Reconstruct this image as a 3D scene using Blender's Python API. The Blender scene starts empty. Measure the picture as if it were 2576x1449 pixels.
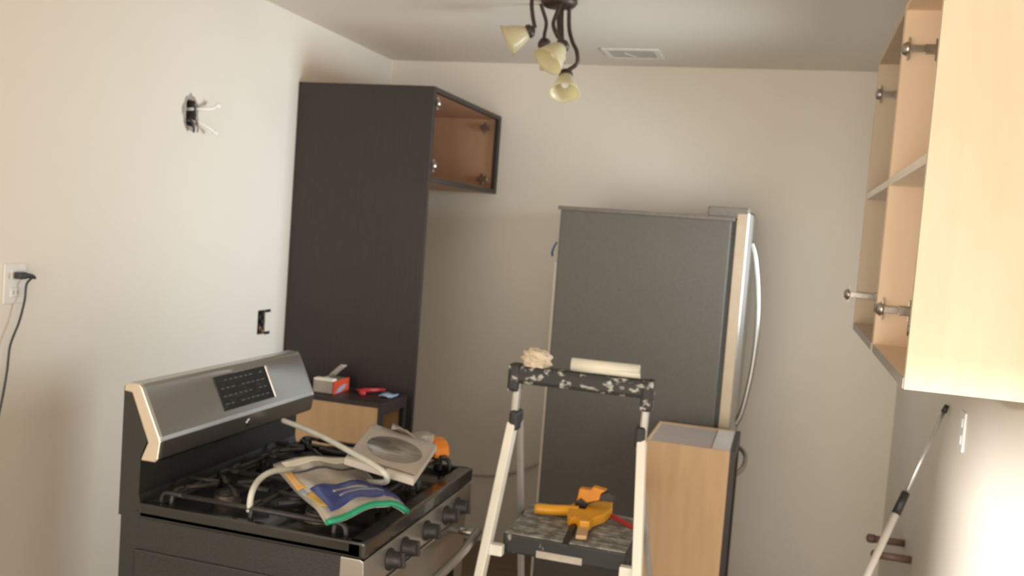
import bpy, bmesh, math, random
from mathutils import Vector, Matrix
random.seed(7)
S = bpy.context.scene
COL = S.collection

# ------------------------------------------------------------------ camera
F_PX, YAW, PITCH, ROLL = 2329.9, .2837, .0647, .075
CAM = Vector((2.0821, 0.0, 1.6499))
cd = bpy.data.cameras.new('camera'); cam = bpy.data.objects.new('camera', cd); COL.objects.link(cam)
cd.sensor_fit = 'HORIZONTAL'; cd.sensor_width = 36.0; cd.lens = 36.0 * F_PX / 2576
cd.clip_start = .02
_r = Vector((math.cos(YAW), math.sin(YAW), 0)); _f = Vector((-math.sin(YAW), math.cos(YAW), 0)); _u = Vector((0, 0, 1))
_fw = _f * math.cos(PITCH) - _u * math.sin(PITCH); _up = _u * math.cos(PITCH) + _f * math.sin(PITCH)
_c, _s = math.cos(ROLL), math.sin(ROLL)
_R2 = _r * _c + _up * _s            # camera right after roll
_U2 = _up * _c - _r * _s
# image right axis: a pixel step (1,0) is x=c, y_down=-s  -> r*c + up*s
M = Matrix((( _R2.x, _U2.x, -_fw.x, CAM.x), (_R2.y, _U2.y, -_fw.y, CAM.y), (_R2.z, _U2.z, -_fw.z, CAM.z), (0, 0, 0, 1)))
cam.matrix_world = M
cd.dof.use_dof = True; cd.dof.focus_distance = .9; cd.dof.aperture_fstop = (cd.lens / 1000) / .0030
S.camera = cam

def at(px, py, **k):
    """point where the photograph's pixel meets a plane x=, y= or z="""
    a, b = px - 1288, py - 724.5
    d = _R2 * (a / F_PX) - _U2 * (b / F_PX) + _fw
    (n, v), = k.items(); i = 'xyz'.index(n)
    return CAM + d * ((v - CAM[i]) / d[i])

# ------------------------------------------------------------------ world, daylight, exposure
S.view_settings.view_transform = 'Standard'; S.view_settings.look = 'None'
S.view_settings.exposure = 0.08; S.view_settings.gamma = 1.0; S.view_settings.use_curve_mapping = False
w = bpy.data.worlds.new('sky'); S.world = w; w.use_nodes = True
bg = w.node_tree.nodes['Background']; bg.inputs[0].default_value = (.80, .90, 1.0, 1); bg.inputs[1].default_value = 1.2

def daylight(name, loc, rot, sx, sy, power, color):
    l = bpy.data.lights.new(name, 'AREA'); l.shape = 'RECTANGLE'; l.size = sx; l.size_y = sy
    l.energy = power; l.color = color
    o = bpy.data.objects.new(name, l); o.location = loc; o.rotation_euler = rot; COL.objects.link(o)
    return o
RX0, RX1, RY0, RY1, CH = 0.0, 2.626, -2.2, 4.567, 2.484
# low hazy sun and sky come in through the big glass door in the wall behind the camera
DX0, DX1, DZ0, DZ1 = .10, 2.45, .03, 2.15
sl_ = bpy.data.lights.new('sun', 'SUN'); sl_.energy = 12; sl_.angle = math.radians(3.6); sl_.color = (1, .98, .96)
so_ = bpy.data.objects.new('sun', sl_); COL.objects.link(so_); so_.location = (0, -6, 3)
so_.rotation_euler = Vector((.476, 1.0, -.188)).to_track_quat('-Z', 'Y').to_euler()
daylight('daylight_rear_door', ((DX0 + DX1) / 2, RY0 - .16, (DZ0 + DZ1) / 2), (math.radians(90), 0, 0), DX1 - DX0, DZ1 - DZ0, 100, (1, .895, .735))
# and through the window in the right wall beyond the wall cabinets
WY0, WY1, WZ0, WZ1 = 3.14, 3.95, 1.27, 2.02
daylight('daylight_window', (RX1 + .16, (WY0 + WY1) / 2, (WZ0 + WZ1) / 2), (0, math.radians(90), 0), WZ1 - WZ0, WY1 - WY0, 19, (.84, .93, 1.0)).data.spread = math.radians(94)

# ------------------------------------------------------------------ material helpers
MATS = {}
def mat(name, color, rough=.6, metal=0., noise=None, bump=0., bscale=200., emis=None, aniso=0., spec=.5, coat=0., stretch=(1, 1, 1), trans=0., alpha=1.):
    m = bpy.data.materials.new(name); m.use_nodes = True; nt = m.node_tree; N = nt.nodes; L = nt.links
    p = N['Principled BSDF']
    p.inputs['Base Color'].default_value = (*color, 1); p.inputs['Roughness'].default_value = rough
    p.inputs['Metallic'].default_value = metal; p.inputs['Specular IOR Level'].default_value = spec
    p.inputs['Anisotropic'].default_value = aniso; p.inputs['Coat Weight'].default_value = coat
    p.inputs['Transmission Weight'].default_value = trans
    tc = N.new('ShaderNodeTexCoord'); mp = N.new('ShaderNodeMapping'); mp.inputs['Scale'].default_value = stretch
    L.new(tc.outputs['Object'], mp.inputs['Vector'])
    if noise:
        c2, sc, lo, hi = noise
        n = N.new('ShaderNodeTexNoise'); n.inputs['Scale'].default_value = sc; n.inputs['Detail'].default_value = 6
        L.new(mp.outputs[0], n.inputs['Vector'])
        r = N.new('ShaderNodeValToRGB'); r.color_ramp.elements[0].position = lo; r.color_ramp.elements[1].position = hi
        r.color_ramp.elements[0].color = (*color, 1); r.color_ramp.elements[1].color = (*c2, 1)
        L.new(n.outputs['Fac'], r.inputs[0]); L.new(r.outputs[0], p.inputs['Base Color'])
    if bump:
        n = N.new('ShaderNodeTexNoise'); n.inputs['Scale'].default_value = bscale; n.inputs['Detail'].default_value = 3
        L.new(mp.outputs[0], n.inputs['Vector'])
        b = N.new('ShaderNodeBump'); b.inputs['Strength'].default_value = bump; b.inputs['Distance'].default_value = .002
        L.new(n.outputs['Fac'], b.inputs['Height']); L.new(b.outputs[0], p.inputs['Normal'])
    MATS[name] = m
    return m
mat('wall_paint', (.80, .745, .655), .55, noise=((.775, .72, .63), 1.3, .35, .7), bump=.12, bscale=260)
mat('ceiling_paint', (.76, .70, .615), .75, bump=.15, bscale=200)
mat('floor', (.25, .175, .115), .45, noise=((.19, .13, .085), 6, .35, .7), stretch=(1, 6, 1), bump=.1)
mat('white_trim', (.82, .82, .80), .4, noise=((.79, .79, .77), 5, .4, .6))
mat('espresso', (.028, .0205, .020), .45, noise=((.021, .014, .013), 9, .3, .7), stretch=(9, 9, 1), bump=.08, bscale=60)
mat('birch', (.86, .77, .60), .5, noise=((.82, .71, .53), 5, .35, .75), stretch=(5, 5, .7), bump=.05, bscale=40)
mat('maple_ply', (.58, .385, .215), .5, noise=((.50, .32, .17), 5, .3, .75), stretch=(5, 5, .6), bump=.05, bscale=40)
mat('maple_shaded', (.66, .545, .41), .5, noise=((.60, .49, .36), 5, .3, .75), stretch=(4, 4, .6), bump=.05, bscale=40)  # greyer copy of the inside maple; the far cabinet's shade is in its colour
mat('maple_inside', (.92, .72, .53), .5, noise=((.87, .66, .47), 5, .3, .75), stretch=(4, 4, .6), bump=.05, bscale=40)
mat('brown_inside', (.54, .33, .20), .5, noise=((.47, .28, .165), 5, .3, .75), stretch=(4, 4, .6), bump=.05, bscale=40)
mat('shelf_white', (.93, .89, .81), .45, noise=((.90, .85, .77), 8, .4, .6))
mat('cab_top_pale', (.56, .50, .46), .35, noise=((.52, .46, .42), 6, .3, .7))
mat('cab_top_grey', (.42, .345, .295), .35, noise=((.37, .30, .25), 6, .3, .7), stretch=(1, 5, 1))
mat('stainless', (.47, .455, .43), .33, 1, noise=((.43, .415, .39), 60, .3, .7), stretch=(1, 1, 40), aniso=.55)
mat('stainless_lit', (.80, .73, .63), .35, 1, noise=((.76, .69, .60), 20, .3, .7))  # brighter cream steel: light on the near console cap is put into the colour
mat('door_side', (.42, .35, .26), .45, .4, noise=((.39, .32, .235), 20, .3, .7))
mat('fridge_case', (.115, .105, .09), .5, noise=((.105, .095, .082), 120, .4, .6), bump=.25, bscale=450, spec=.4)
mat('fridge_trim', (.16, .14, .115), .5, noise=((.14, .12, .10), 40, .4, .6))
mat('back_plate', (.58, .53, .46), .5, noise=((.54, .49, .42), 20, .4, .6))
mat('black_plastic', (.018, .018, .018), .45, noise=((.026, .026, .026), 60, .4, .6))
mat('black_enamel', (.012, .012, .013), .22, noise=((.016, .016, .017), 40, .4, .6), coat=.3)
mat('black_texture', (.019, .0185, .018), .42, noise=((.024, .0235, .023), 200, .4, .6), bump=.55, bscale=320)
mat('cast_iron', (.022, .021, .021), .48, noise=((.035, .033, .032), 80, .4, .65), bump=.3, bscale=300)
mat('burner_metal', (.16, .15, .14), .45, .7, noise=((.22, .2, .17), 60, .4, .6))
mat('display_glass', (.014, .016, .017), .25, noise=((.05, .055, .058), 30, .58, .72), stretch=(1, 1, 5))
mat('oven_glass', (.01, .01, .011), .08, noise=((.013, .013, .014), 8, .4, .6))
mat('chrome', (.78, .77, .74), .18, 1, noise=((.7, .69, .66), 40, .4, .6))
mat('hinge_metal', (.50, .47, .43), .3, 1, noise=((.40, .37, .33), 60, .4, .6))
mat('bronze', (.055, .036, .030), .45, .4, noise=((.075, .05, .04), 40, .4, .6))
mat('white_rail', (.86, .84, .76), .35, noise=((.80, .78, .70), 14, .45, .75))
mat('grey_tube', (.46, .44, .41), .4, .3, noise=((.40, .38, .35), 20, .4, .7))
mat('splat_black', (.022, .024, .024), .55, noise=((.60, .58, .54), 34, .55, .66), stretch=(1, 1, 1.6))
mat('splat_few', (.022, .024, .024), .55, noise=((.50, .50, .46), 16, .635, .70), stretch=(1.6, 1, .8))
mat('tray_speckle', (.13, .125, .11), .6, noise=((.46, .44, .39), 30, .40, .74), bump=.2)
mat('plaster', (.78, .67, .54), .85, noise=((.66, .54, .41), 40, .35, .65), bump=.9, bscale=90)
mat('paper_white', (.88, .85, .74), .6, noise=((.85, .82, .71), 12, .4, .6))
mat('clamp_yellow', (.80, .38, .02), .4, noise=((.74, .34, .02), 20, .4, .6))
mat('clamp_orange', (.76, .29, .015), .4, noise=((.70, .26, .015), 20, .4, .6))
mat('clamp_pad', (.62, .42, .22), .5, noise=((.58, .39, .2), 20, .4, .6))
mat('red_plastic', (.55, .03, .035), .35, noise=((.48, .025, .03), 20, .4, .6))
mat('dark_bar', (.035, .030, .028), .4, .6, noise=((.05, .045, .04), 60, .4, .6))
mat('hose_white', (.66, .66, .60), .35, noise=((.60, .60, .54), 30, .4, .6))
mat('box_grey', (.42, .38, .35), .6, noise=((.36, .32, .29), 14, .4, .6))
mat('box_orange', (.70, .085, .03), .5, noise=((.62, .07, .025), 20, .4, .6))
mat('box_blue', (.34, .38, .48), .5, noise=((.30, .34, .44), 20, .4, .6))
mat('tool_red', (.42, .03, .04), .4, noise=((.36, .025, .035), 20, .4, .6))
mat('packet_blue', (.26, .36, .52), .3, noise=((.40, .48, .60), 30, .4, .6))
mat('measure_orange', (.85, .27, .02), .4, noise=((.78, .24, .02), 20, .4, .6))
mat('pack_card', (.62, .57, .52), .5, noise=((.57, .52, .47), 6, .4, .6))
mat('film_window', (.22, .20, .18), .25, noise=((.36, .34, .31), 9, .45, .7), stretch=(1, 5, 1), coat=.5)
mat('bag_clear', (.50, .47, .42), .25, noise=((.40, .37, .33), 10, .35, .7), coat=.4)
mat('zip_green', (.01, .30, .16), .4, noise=((.01, .26, .14), 20, .4, .6))
mat('print_blue', (.022, .042, .22), .35, noise=((.05, .085, .33), 24, .4, .6))
mat('print_yellow', (.75, .50, .10), .4, noise=((.7, .46, .09), 20, .4, .6))
mat('print_orange', (.80, .40, .10), .4, noise=((.8, .48, .18), 20, .4, .6))
mat('ink_dark', (.06, .075, .08), .5, noise=((.08, .09, .10), 20, .4, .6))
mat('plate_white', (.80, .78, .74), .35, noise=((.77, .75, .71), 20, .4, .6))
mat('cord_black', (.03, .03, .035), .45, noise=((.04, .04, .045), 40, .4, .6))
mat('box_inside', (.07, .068, .064), .7, noise=((.15, .14, .125), 50, .4, .65))
mat('gypsum', (.42, .37, .33), .9, noise=((.30, .26, .23), 40, .4, .65), bump=.6, bscale=120)
mat('wire_white', (.90, .89, .86), .3, noise=((.86, .85, .82), 30, .4, .6))
mat('wire_copper', (.32, .20, .13), .4, .5, noise=((.26, .16, .1), 30, .4, .6))
mat('copper_pipe', (.23, .145, .125), .55, .3, noise=((.18, .11, .095), 20, .4, .6))
mat('pole_white', (.68, .64, .59), .35, noise=((.64, .60, .55), 20, .4, .6))
mat('pole_alu', (.70, .70, .69), .3, .8, noise=((.65, .65, .64), 30, .4, .6))
mat('tape_blue', (.05, .16, .42), .5, noise=((.04, .14, .38), 20, .4, .6))
mat('label_silver', (.55, .50, .44), .35, .3, noise=((.48, .43, .38), 30, .4, .6))
mat('key_grey', (.10, .105, .105), .5, noise=((.13, .135, .135), 60, .4, .6))
mat('vent_paint', (.80, .76, .69), .6, noise=((.77, .73, .66), 20, .4, .6))
mat('bulb_white', (.9, .9, .86), .15, noise=((.88, .88, .84), 30, .4, .6))
def glass_pane():
    m = bpy.data.materials.new('window_glass'); m.use_nodes = True; nt = m.node_tree; N = nt.nodes
    out = N['Material Output']; N.remove(N['Principled BSDF'])
    t = N.new('ShaderNodeBsdfTransparent'); g = N.new('ShaderNodeBsdfGlossy'); g.inputs['Roughness'].default_value = .02
    x = N.new('ShaderNodeMixShader'); x.inputs[0].default_value = .06
    nt.links.new(t.outputs[0], x.inputs[1]); nt.links.new(g.outputs[0], x.inputs[2]); nt.links.new(x.outputs[0], out.inputs[0])
    MATS['window_glass'] = m
glass_pane()
def frosted():
    m = bpy.data.materials.new('frosted_glass'); m.use_nodes = True; nt = m.node_tree; N = nt.nodes; L = nt.links
    out = N['Material Output']; p = N['Principled BSDF']
    p.inputs['Base Color'].default_value = (.80, .74, .52, 1); p.inputs['Roughness'].default_value = .28
    n = N.new('ShaderNodeTexNoise'); n.inputs['Scale'].default_value = 14
    r = N.new('ShaderNodeValToRGB'); r.color_ramp.elements[0].color = (.84, .77, .52, 1); r.color_ramp.elements[1].color = (.80, .75, .58, 1)
    L.new(n.outputs['Fac'], r.inputs[0]); L.new(r.outputs[0], p.inputs['Base Color'])
    t = N.new('ShaderNodeBsdfTranslucent'); t.inputs[0].default_value = (.85, .78, .55, 1)
    x = N.new('ShaderNodeMixShader'); x.inputs[0].default_value = .45
    L.new(p.outputs[0], x.inputs[1]); L.new(t.outputs[0], x.inputs[2]); L.new(x.outputs[0], out.inputs[0])
    MATS['frosted_glass'] = m
frosted()

# ------------------------------------------------------------------ mesh helpers
def nb(): return bmesh.new()
def box(bm, x0, x1, y0, y1, z0, z1, bev=0., seg=2):
    t = bmesh.new(); bmesh.ops.create_cube(t, size=1)
    for v in t.verts: v.co = Vector((x0 + (v.co.x + .5) * (x1 - x0), y0 + (v.co.y + .5) * (y1 - y0), z0 + (v.co.z + .5) * (z1 - z0)))
    if bev: bmesh.ops.bevel(t, geom=t.edges[:], offset=bev, segments=seg, profile=.6, affect='EDGES')
    merge(bm, t); return bm
def merge(bm, t):
    mp = {v: bm.verts.new(v.co) for v in t.verts}
    for f in t.faces:
        nf = bm.faces.new([mp[v] for v in f.verts]); nf.smooth = f.smooth; nf.material_index = f.material_index
    t.free()
def bx(*a, **k): return box(nb(), *a, **k)
def obox(bm, c, ax, ay, az, hx, hy, hz, bev=0.):
    """oriented box: centre, three unit axes, half sizes"""
    t = bmesh.new(); bmesh.ops.create_cube(t, size=2)
    for v in t.verts: v.co = Vector((v.co.x * hx, v.co.y * hy, v.co.z * hz))
    if bev: bmesh.ops.bevel(t, geom=t.edges[:], offset=bev, segments=2, profile=.6, affect='EDGES')
    for v in t.verts: v.co = Vector(c) + ax * v.co.x + ay * v.co.y + az * v.co.z
    merge(bm, t); return bm
def beam(bm, p, q, wx, wy, side=Vector((1, 0, 0)), bev=0.):
    """rectangular bar from p to q; wx along `side`, wy across"""
    p, q = Vector(p), Vector(q); az = (q - p).normalized(); ax = (side - az * side.dot(az)).normalized(); ay = az.cross(ax)
    return obox(bm, (p + q) / 2, ax, ay, az, wx / 2, wy / 2, (q - p).length / 2, bev)
def spline(pts, n=8):
    P = [Vector(p) for p in pts]; out = []
    for i in range(len(P) - 1):
        a, b, c, d = P[max(i - 1, 0)], P[i], P[i + 1], P[min(i + 2, len(P) - 1)]
        for k in range(n):
            t = k / n
            out.append(.5 * ((2 * b) + (c - a) * t + (2 * a - 5 * b + 4 * c - d) * t * t + (3 * b - a - 3 * c + d) * t ** 3))
    return out + [P[-1]]
def tube(bm, pts, r, n=10, smooth=0):
    P = spline(pts, smooth) if smooth else [Vector(p) for p in pts]
    up = Vector((.13, .27, .95)); rings = []
    for i, p in enumerate(P):
        d = (P[min(i + 1, len(P) - 1)] - P[max(i - 1, 0)]).normalized()
        a = up - d * up.dot(d)
        if a.length < .05: a = Vector((1, 0, 0)) - d * d.x
        a.normalize(); up = a; b = d.cross(a)
        if isinstance(r, (list, tuple)):
            q = i / (len(P) - 1) * (len(r) - 1); j = min(int(q), len(r) - 2); rr = r[j] + (r[j + 1] - r[j]) * (q - j)
        else: rr = r
        rings.append([bm.verts.new(p + (a * math.cos(2 * math.pi * k / n) + b * math.sin(2 * math.pi * k / n)) * rr) for k in range(n)])
    for i in range(len(rings) - 1):
        for k in range(n):
            f = bm.faces.new((rings[i][k], rings[i][(k + 1) % n], rings[i + 1][(k + 1) % n], rings[i + 1][k])); f.smooth = True
    bm.faces.new(rings[0][::-1]); bm.faces.new(rings[-1]); return bm
def lathe(bm, prof, base, axis, n=24, closed=False):
    """profile [(r, h)] turned round an axis through base"""
    az = Vector(axis).normalized(); ax = az.orthogonal().normalized(); ay = az.cross(ax); base = Vector(base); rings = []
    for r, h in prof:
        rings.append([bm.verts.new(base + az * h + (ax * math.cos(2 * math.pi * k / n) + ay * math.sin(2 * math.pi * k / n)) * max(r, 1e-5)) for k in range(n)])
    seq = list(range(len(rings) - 1))
    for i in seq:
        for k in range(n):
            f = bm.faces.new((rings[i][k], rings[i][(k + 1) % n], rings[i + 1][(k + 1) % n], rings[i + 1][k])); f.smooth = True
    if closed:
        for k in range(n): bm.faces.new((rings[-1][k], rings[-1][(k + 1) % n], rings[0][(k + 1) % n], rings[0][k])).smooth = True
    else:
        bm.faces.new(rings[0][::-1]); bm.faces.new(rings[-1])
    return bm
def prism(bm, poly, o, u, v, n, t, bev=0.):
    """2-D outline poly in axes u,v at origin o, extruded by t along n"""
    tb = bmesh.new(); o, u, v, n = Vector(o), Vector(u), Vector(v), Vector(n)
    A = [tb.verts.new(o + u * a + v * b) for a, b in poly]; B = [tb.verts.new(o + u * a + v * b + n * t) for a, b in poly]
    tb.faces.new(A); tb.faces.new(B[::-1]); k = len(A)
    for i in range(k): tb.faces.new((A[i], B[i], B[(i + 1) % k], A[(i + 1) % k]))
    bmesh.ops.recalc_face_normals(tb, faces=tb.faces[:])
    if bev: bmesh.ops.bevel(tb, geom=tb.edges[:], offset=bev, segments=2, profile=.6, affect='EDGES')
    merge(bm, tb); return bm
def sheet(bm, grid, th):
    """thick sheet from a grid of points (rows of Vectors)"""
    tb = bmesh.new(); R, K = len(grid), len(grid[0])
    nrm = [[None] * K for _ in range(R)]
    for i in range(R):
        for j in range(K):
            a = grid[min(i + 1, R - 1)][j] - grid[max(i - 1, 0)][j]; b = grid[i][min(j + 1, K - 1)] - grid[i][max(j - 1, 0)]
            n = a.cross(b).normalized(); nrm[i][j] = n if n.z >= 0 else -n
    T = [[tb.verts.new(grid[i][j]) for j in range(K)] for i in range(R)]
    B = [[tb.verts.new(grid[i][j] - nrm[i][j] * th) for j in range(K)] for i in range(R)]
    for i in range(R - 1):
        for j in range(K - 1):
            tb.faces.new((T[i][j], T[i][j + 1], T[i + 1][j + 1], T[i + 1][j])).smooth = True
            tb.faces.new((B[i][j], B[i + 1][j], B[i + 1][j + 1], B[i][j + 1])).smooth = True
    for i in range(R - 1):
        for j in (0, K - 1): tb.faces.new((T[i][j], T[i + 1][j], B[i + 1][j], B[i][j]))
    for j in range(K - 1):
        for i in (0, R - 1): tb.faces.new((T[i][j], T[i][j + 1], B[i][j + 1], B[i][j]))
    bmesh.ops.recalc_face_normals(tb, faces=tb.faces[:]); merge(bm, tb); return bm

def root_of(o):
    while o.parent: o = o.parent
    return o
def obj(name, bm, m, parent=None, label=None, origin=None):
    me = bpy.data.meshes.new(name)
    off = Vector(root_of(parent).location) if parent else (Vector(origin) if origin else Vector((0, 0, 0)))
    for v in bm.verts: v.co -= off
    bmesh.ops.recalc_face_normals(bm, faces=bm.faces[:])
    bm.to_mesh(me); bm.free(); me.materials.append(MATS[m])
    o = bpy.data.objects.new(name, me); COL.objects.link(o)
    if parent: o.parent = parent
    else: o.location = off
    if label: o['label'] = label
    return o
def thing(name, label, cat, loc, group=None):
    o = bpy.data.objects.new(name, None); o.empty_display_size = .05; COL.objects.link(o); o.location = loc
    o['label'] = label; o['category'] = cat
    if group: o['group'] = group
    return o
def tag(o, label, cat, group=None):
    o['label'] = label; o['category'] = cat
    if group: o['group'] = group
    return o
def struct(name, bm, m, label, cat, parent=None):
    o = obj(name, bm, m, parent)
    if not parent: o['kind'] = 'structure'; o['label'] = label; o['category'] = cat
    return o
def wall(bm, axis, c0, c1, u0, u1, v0, v1, holes):
    """slab between c0,c1 on `axis`, spanning u (the other horizontal) and v (z), with rectangular holes"""
    us = sorted({u0, u1, *[h[0] for h in holes], *[h[1] for h in holes]}); vs = sorted({v0, v1, *[h[2] for h in holes], *[h[3] for h in holes]})
    for i in range(len(us) - 1):
        for j in range(len(vs) - 1):
            cu, cv = (us[i] + us[i + 1]) / 2, (vs[j] + vs[j + 1]) / 2
            if any(h[0] < cu < h[1] and h[2] < cv < h[3] for h in holes): continue
            if axis == 'x': box(bm, c0, c1, us[i], us[i + 1], vs[j], vs[j + 1])
            else: box(bm, us[i], us[i + 1], c0, c1, vs[j], vs[j + 1])
    bmesh.ops.remove_doubles(bm, verts=bm.verts[:], dist=1e-5)
    # drop interior walls between neighbouring blocks
    seen = {}
    for f in bm.faces[:]:
        k = tuple(sorted(v.index for v in f.verts)) if False else frozenset(f.verts)
        seen.setdefault(k, []).append(f)
    bmesh.ops.delete(bm, geom=[f for l in seen.values() if len(l) > 1 for f in l], context='FACES')
    return bm
X, Y, Z = Vector((1, 0, 0)), Vector((0, 1, 0)), Vector((0, 0, 1))

# ------------------------------------------------------------------ room
HB = (2.845, 2.905, 1.925, 2.02)     # opening of the upper electrical box in the left wall (y0,y1,z0,z1)
LB = (3.395, 3.455, 1.125, 1.228)    # lower one
struct('floor', bx(-.2, 3.1, -2.6, 4.8, -.1, 0), 'floor', 'brown floor between the range and the ladder', 'floor')
struct('ceiling', bx(-.2, 3.1, -2.6, 4.8, CH, CH + .1), 'ceiling_paint', 'off-white painted ceiling above the kitchen', 'ceiling')
struct('wall_left', wall(nb(), 'x', -.12, 0, RY0 - .2, RY1 + .12, 0, CH, [HB, LB]), 'wall_paint', 'off-white painted wall behind the range', 'wall')
struct('wall_back', bx(0, RX1 + .12, RY1, RY1 + .12, 0, CH), 'wall_paint', 'off-white painted wall behind the refrigerator', 'wall')
struct('wall_right', wall(nb(), 'x', RX1, RX1 + .12, RY0 - .2, RY1, 0, CH, [(WY0, WY1, WZ0, WZ1)]), 'wall_paint', 'off-white painted wall under the open wall cabinets', 'wall')
struct('wall_rear', wall(nb(), 'y', RY0 - .12, RY0, 0, RX1, 0, CH, [(DX0, DX1, DZ0, DZ1)]), 'wall_paint', 'off-white painted wall behind the camera', 'wall')
def frame_y(bm, y0, y1, z0, z1, x0, x1, t):
    box(bm, x0, x1, y0, y1, z0, z0 + t); box(bm, x0, x1, y0, y1, z1 - t, z1); box(bm, x0, x1, y0, y0 + t, z0 + t, z1 - t); box(bm, x0, x1, y1 - t, y1, z0 + t, z1 - t); return bm
wn = struct('window_1', frame_y(nb(), WY0, WY1, WZ0, WZ1, RX1 + .04, RX1 + .09, .035), 'white_trim', 'white framed window in the right wall beyond the wall cabinets', 'window')
obj('pane', bx(RX1 + .06, RX1 + .066, WY0 + .035, WY1 - .035, WZ0 + .035, WZ1 - .035), 'window_glass', wn)
def frame_x(bm, x0, x1, z0, z1, y0, y1, t):
    box(bm, x0, x1, y0, y1, z0, z0 + t); box(bm, x0, x1, y0, y1, z1 - t, z1); box(bm, x0, x0 + t, y0, y1, z0 + t, z1 - t); box(bm, x1 - t, x1, y0, y1, z0 + t, z1 - t); return bm
dr = struct('door_1', box(frame_x(nb(), DX0, DX1, DZ0, DZ1, RY0 - .08, RY0 - .03, .05), 1.25, 1.31, RY0 - .08, RY0 - .03, DZ0 + .05, DZ1 - .05), 'white_trim', 'white framed glass door in the wall behind the camera', 'door')
obj('pane', bx(DX0 + .05, DX1 - .05, RY0 - .058, RY0 - .052, DZ0 + .05, DZ1 - .05), 'window_glass', dr)

# ------------------------------------------------------------------ tall panel and cabinets on the left
PD, PH, PY = .631, 2.21, 3.615
tag(obj('refrigerator_end_panel', bx(.002, PD, PY, PY + .019, .0, PH, bev=.0012), 'espresso', origin=(.002, PY, 0)),
    'tall dark espresso wooden panel standing out from the left wall', 'panel')

def hinge(parent, p, side, outw, name='hinge', cup=True, ext=0.):
    """concealed cabinet hinge: plate on a side panel (normal `side`), arm reaching out along `outw`"""
    p = Vector(p); side = Vector(side); outw = Vector(outw)
    bm = nb()
    obox(bm, p + side * .006 - outw * .035, outw, Z, side, .030, .011, .006, .002)     # arm
    obox(bm, p + side * .002 - outw * .040, outw, Z, side, .012, .026, .002, .001)     # winged mounting plate
    h = obj(name, bm, 'hinge_metal', parent)
    if cup:
        bm = nb()
        obox(bm, p + side * .012 + outw * (.012 + ext / 2), outw, Z, side, .018 + ext / 2, .008, .003, .001)
        lathe(bm, [(.017, 0), (.0175, .003), (.012, .011), (.004, .012)], p + side * .006 + outw * (.032 + ext), outw * .9 + side * .2, 16)
        obox(bm, p + side * .006 + outw * (.031 + ext), side, Z, outw, .010, .026, .0015, .0005)
        obj('hinge_cup', bm, 'hinge_metal', h)
    return h

# cabinet above the refrigerator alcove
CB = 1.816; cy0, cy1 = PY + .021, 4.555
c = thing('over_fridge_cabinet', 'open doorless cabinet with brown inside mounted behind the tall dark panel', 'cabinet', (.3, (cy0 + cy1) / 2, CB))
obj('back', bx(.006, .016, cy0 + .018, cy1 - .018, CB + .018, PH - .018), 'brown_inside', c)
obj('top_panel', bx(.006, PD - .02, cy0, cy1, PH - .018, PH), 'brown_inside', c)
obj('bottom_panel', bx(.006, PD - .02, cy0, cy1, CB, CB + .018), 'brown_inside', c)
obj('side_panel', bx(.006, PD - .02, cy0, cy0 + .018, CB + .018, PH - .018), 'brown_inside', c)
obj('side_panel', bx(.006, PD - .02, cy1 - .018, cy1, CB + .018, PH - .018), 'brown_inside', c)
fb = nb(); box(fb, PD - .02, PD, cy0, cy1, CB, CB + .022); box(fb, PD - .02, PD, cy0, cy1, PH - .020, PH)
box(fb, PD - .02, PD, cy1 - .040, cy1, CB + .022, PH - .020); box(fb, PD - .02, PD, cy0, cy0 + .006, CB + .022, PH - .020)
obj('face_frame', fb, 'espresso', c, 'dark front edging')
for z in (1.885, 2.145):
    hinge(c, (PD - .03, cy0 + .018, z), (0, 1, 0), (1, 0, 0)); hinge(c, (PD - .03, cy1 - .042, z), (0, -1, 0), (1, 0, 0), cup=False)

# base cabinet between the range and the tall panel
BT = .915; by0, by1 = 3.36, PY - .002
c = thing('base_cabinet', 'plywood base cabinet with dark top between the range and the tall panel', 'cabinet', (.3, (by0 + by1) / 2, 0))
obj('side_panel', bx(.004, .585, by0, by0 + .018, .0, BT - .02), 'maple_ply', c, 'bare plywood side')
obj('side_panel', bx(.004, .585, by1 - .018, by1, .0, BT - .02), 'maple_ply', c)
obj('back', bx(.004, .014, by0 + .018, by1 - .018, .1, BT - .02), 'maple_ply', c)
obj('bottom_panel', bx(.014, .58, by0 + .018, by1 - .018, .1, .118), 'maple_ply', c)
obj('shelf', bx(.014, .56, by0 + .018, by1 - .018, .5, .518), 'maple_ply', c)
obj('top_panel', bx(.004, .605, by0 - .002, by1, BT - .02, BT, bev=.001), 'espresso', c, 'dark espresso top')
fb = nb(); box(fb, .585, .603, by0, by1, BT - .05, BT - .02); box(fb, .585, .603, by0, by0 + .02, .1, BT - .05); box(fb, .585, .603, by1 - .03, by1, .1, BT - .05); box(fb, .585, .603, by0 + .02, by1 - .03, .1, .13)
obj('face_frame', fb, 'espresso', c, 'dark front edging')
obj('toe_kick', bx(.50, .515, by0 + .018, by1 - .018, 0, .1), 'espresso', c)

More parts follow.
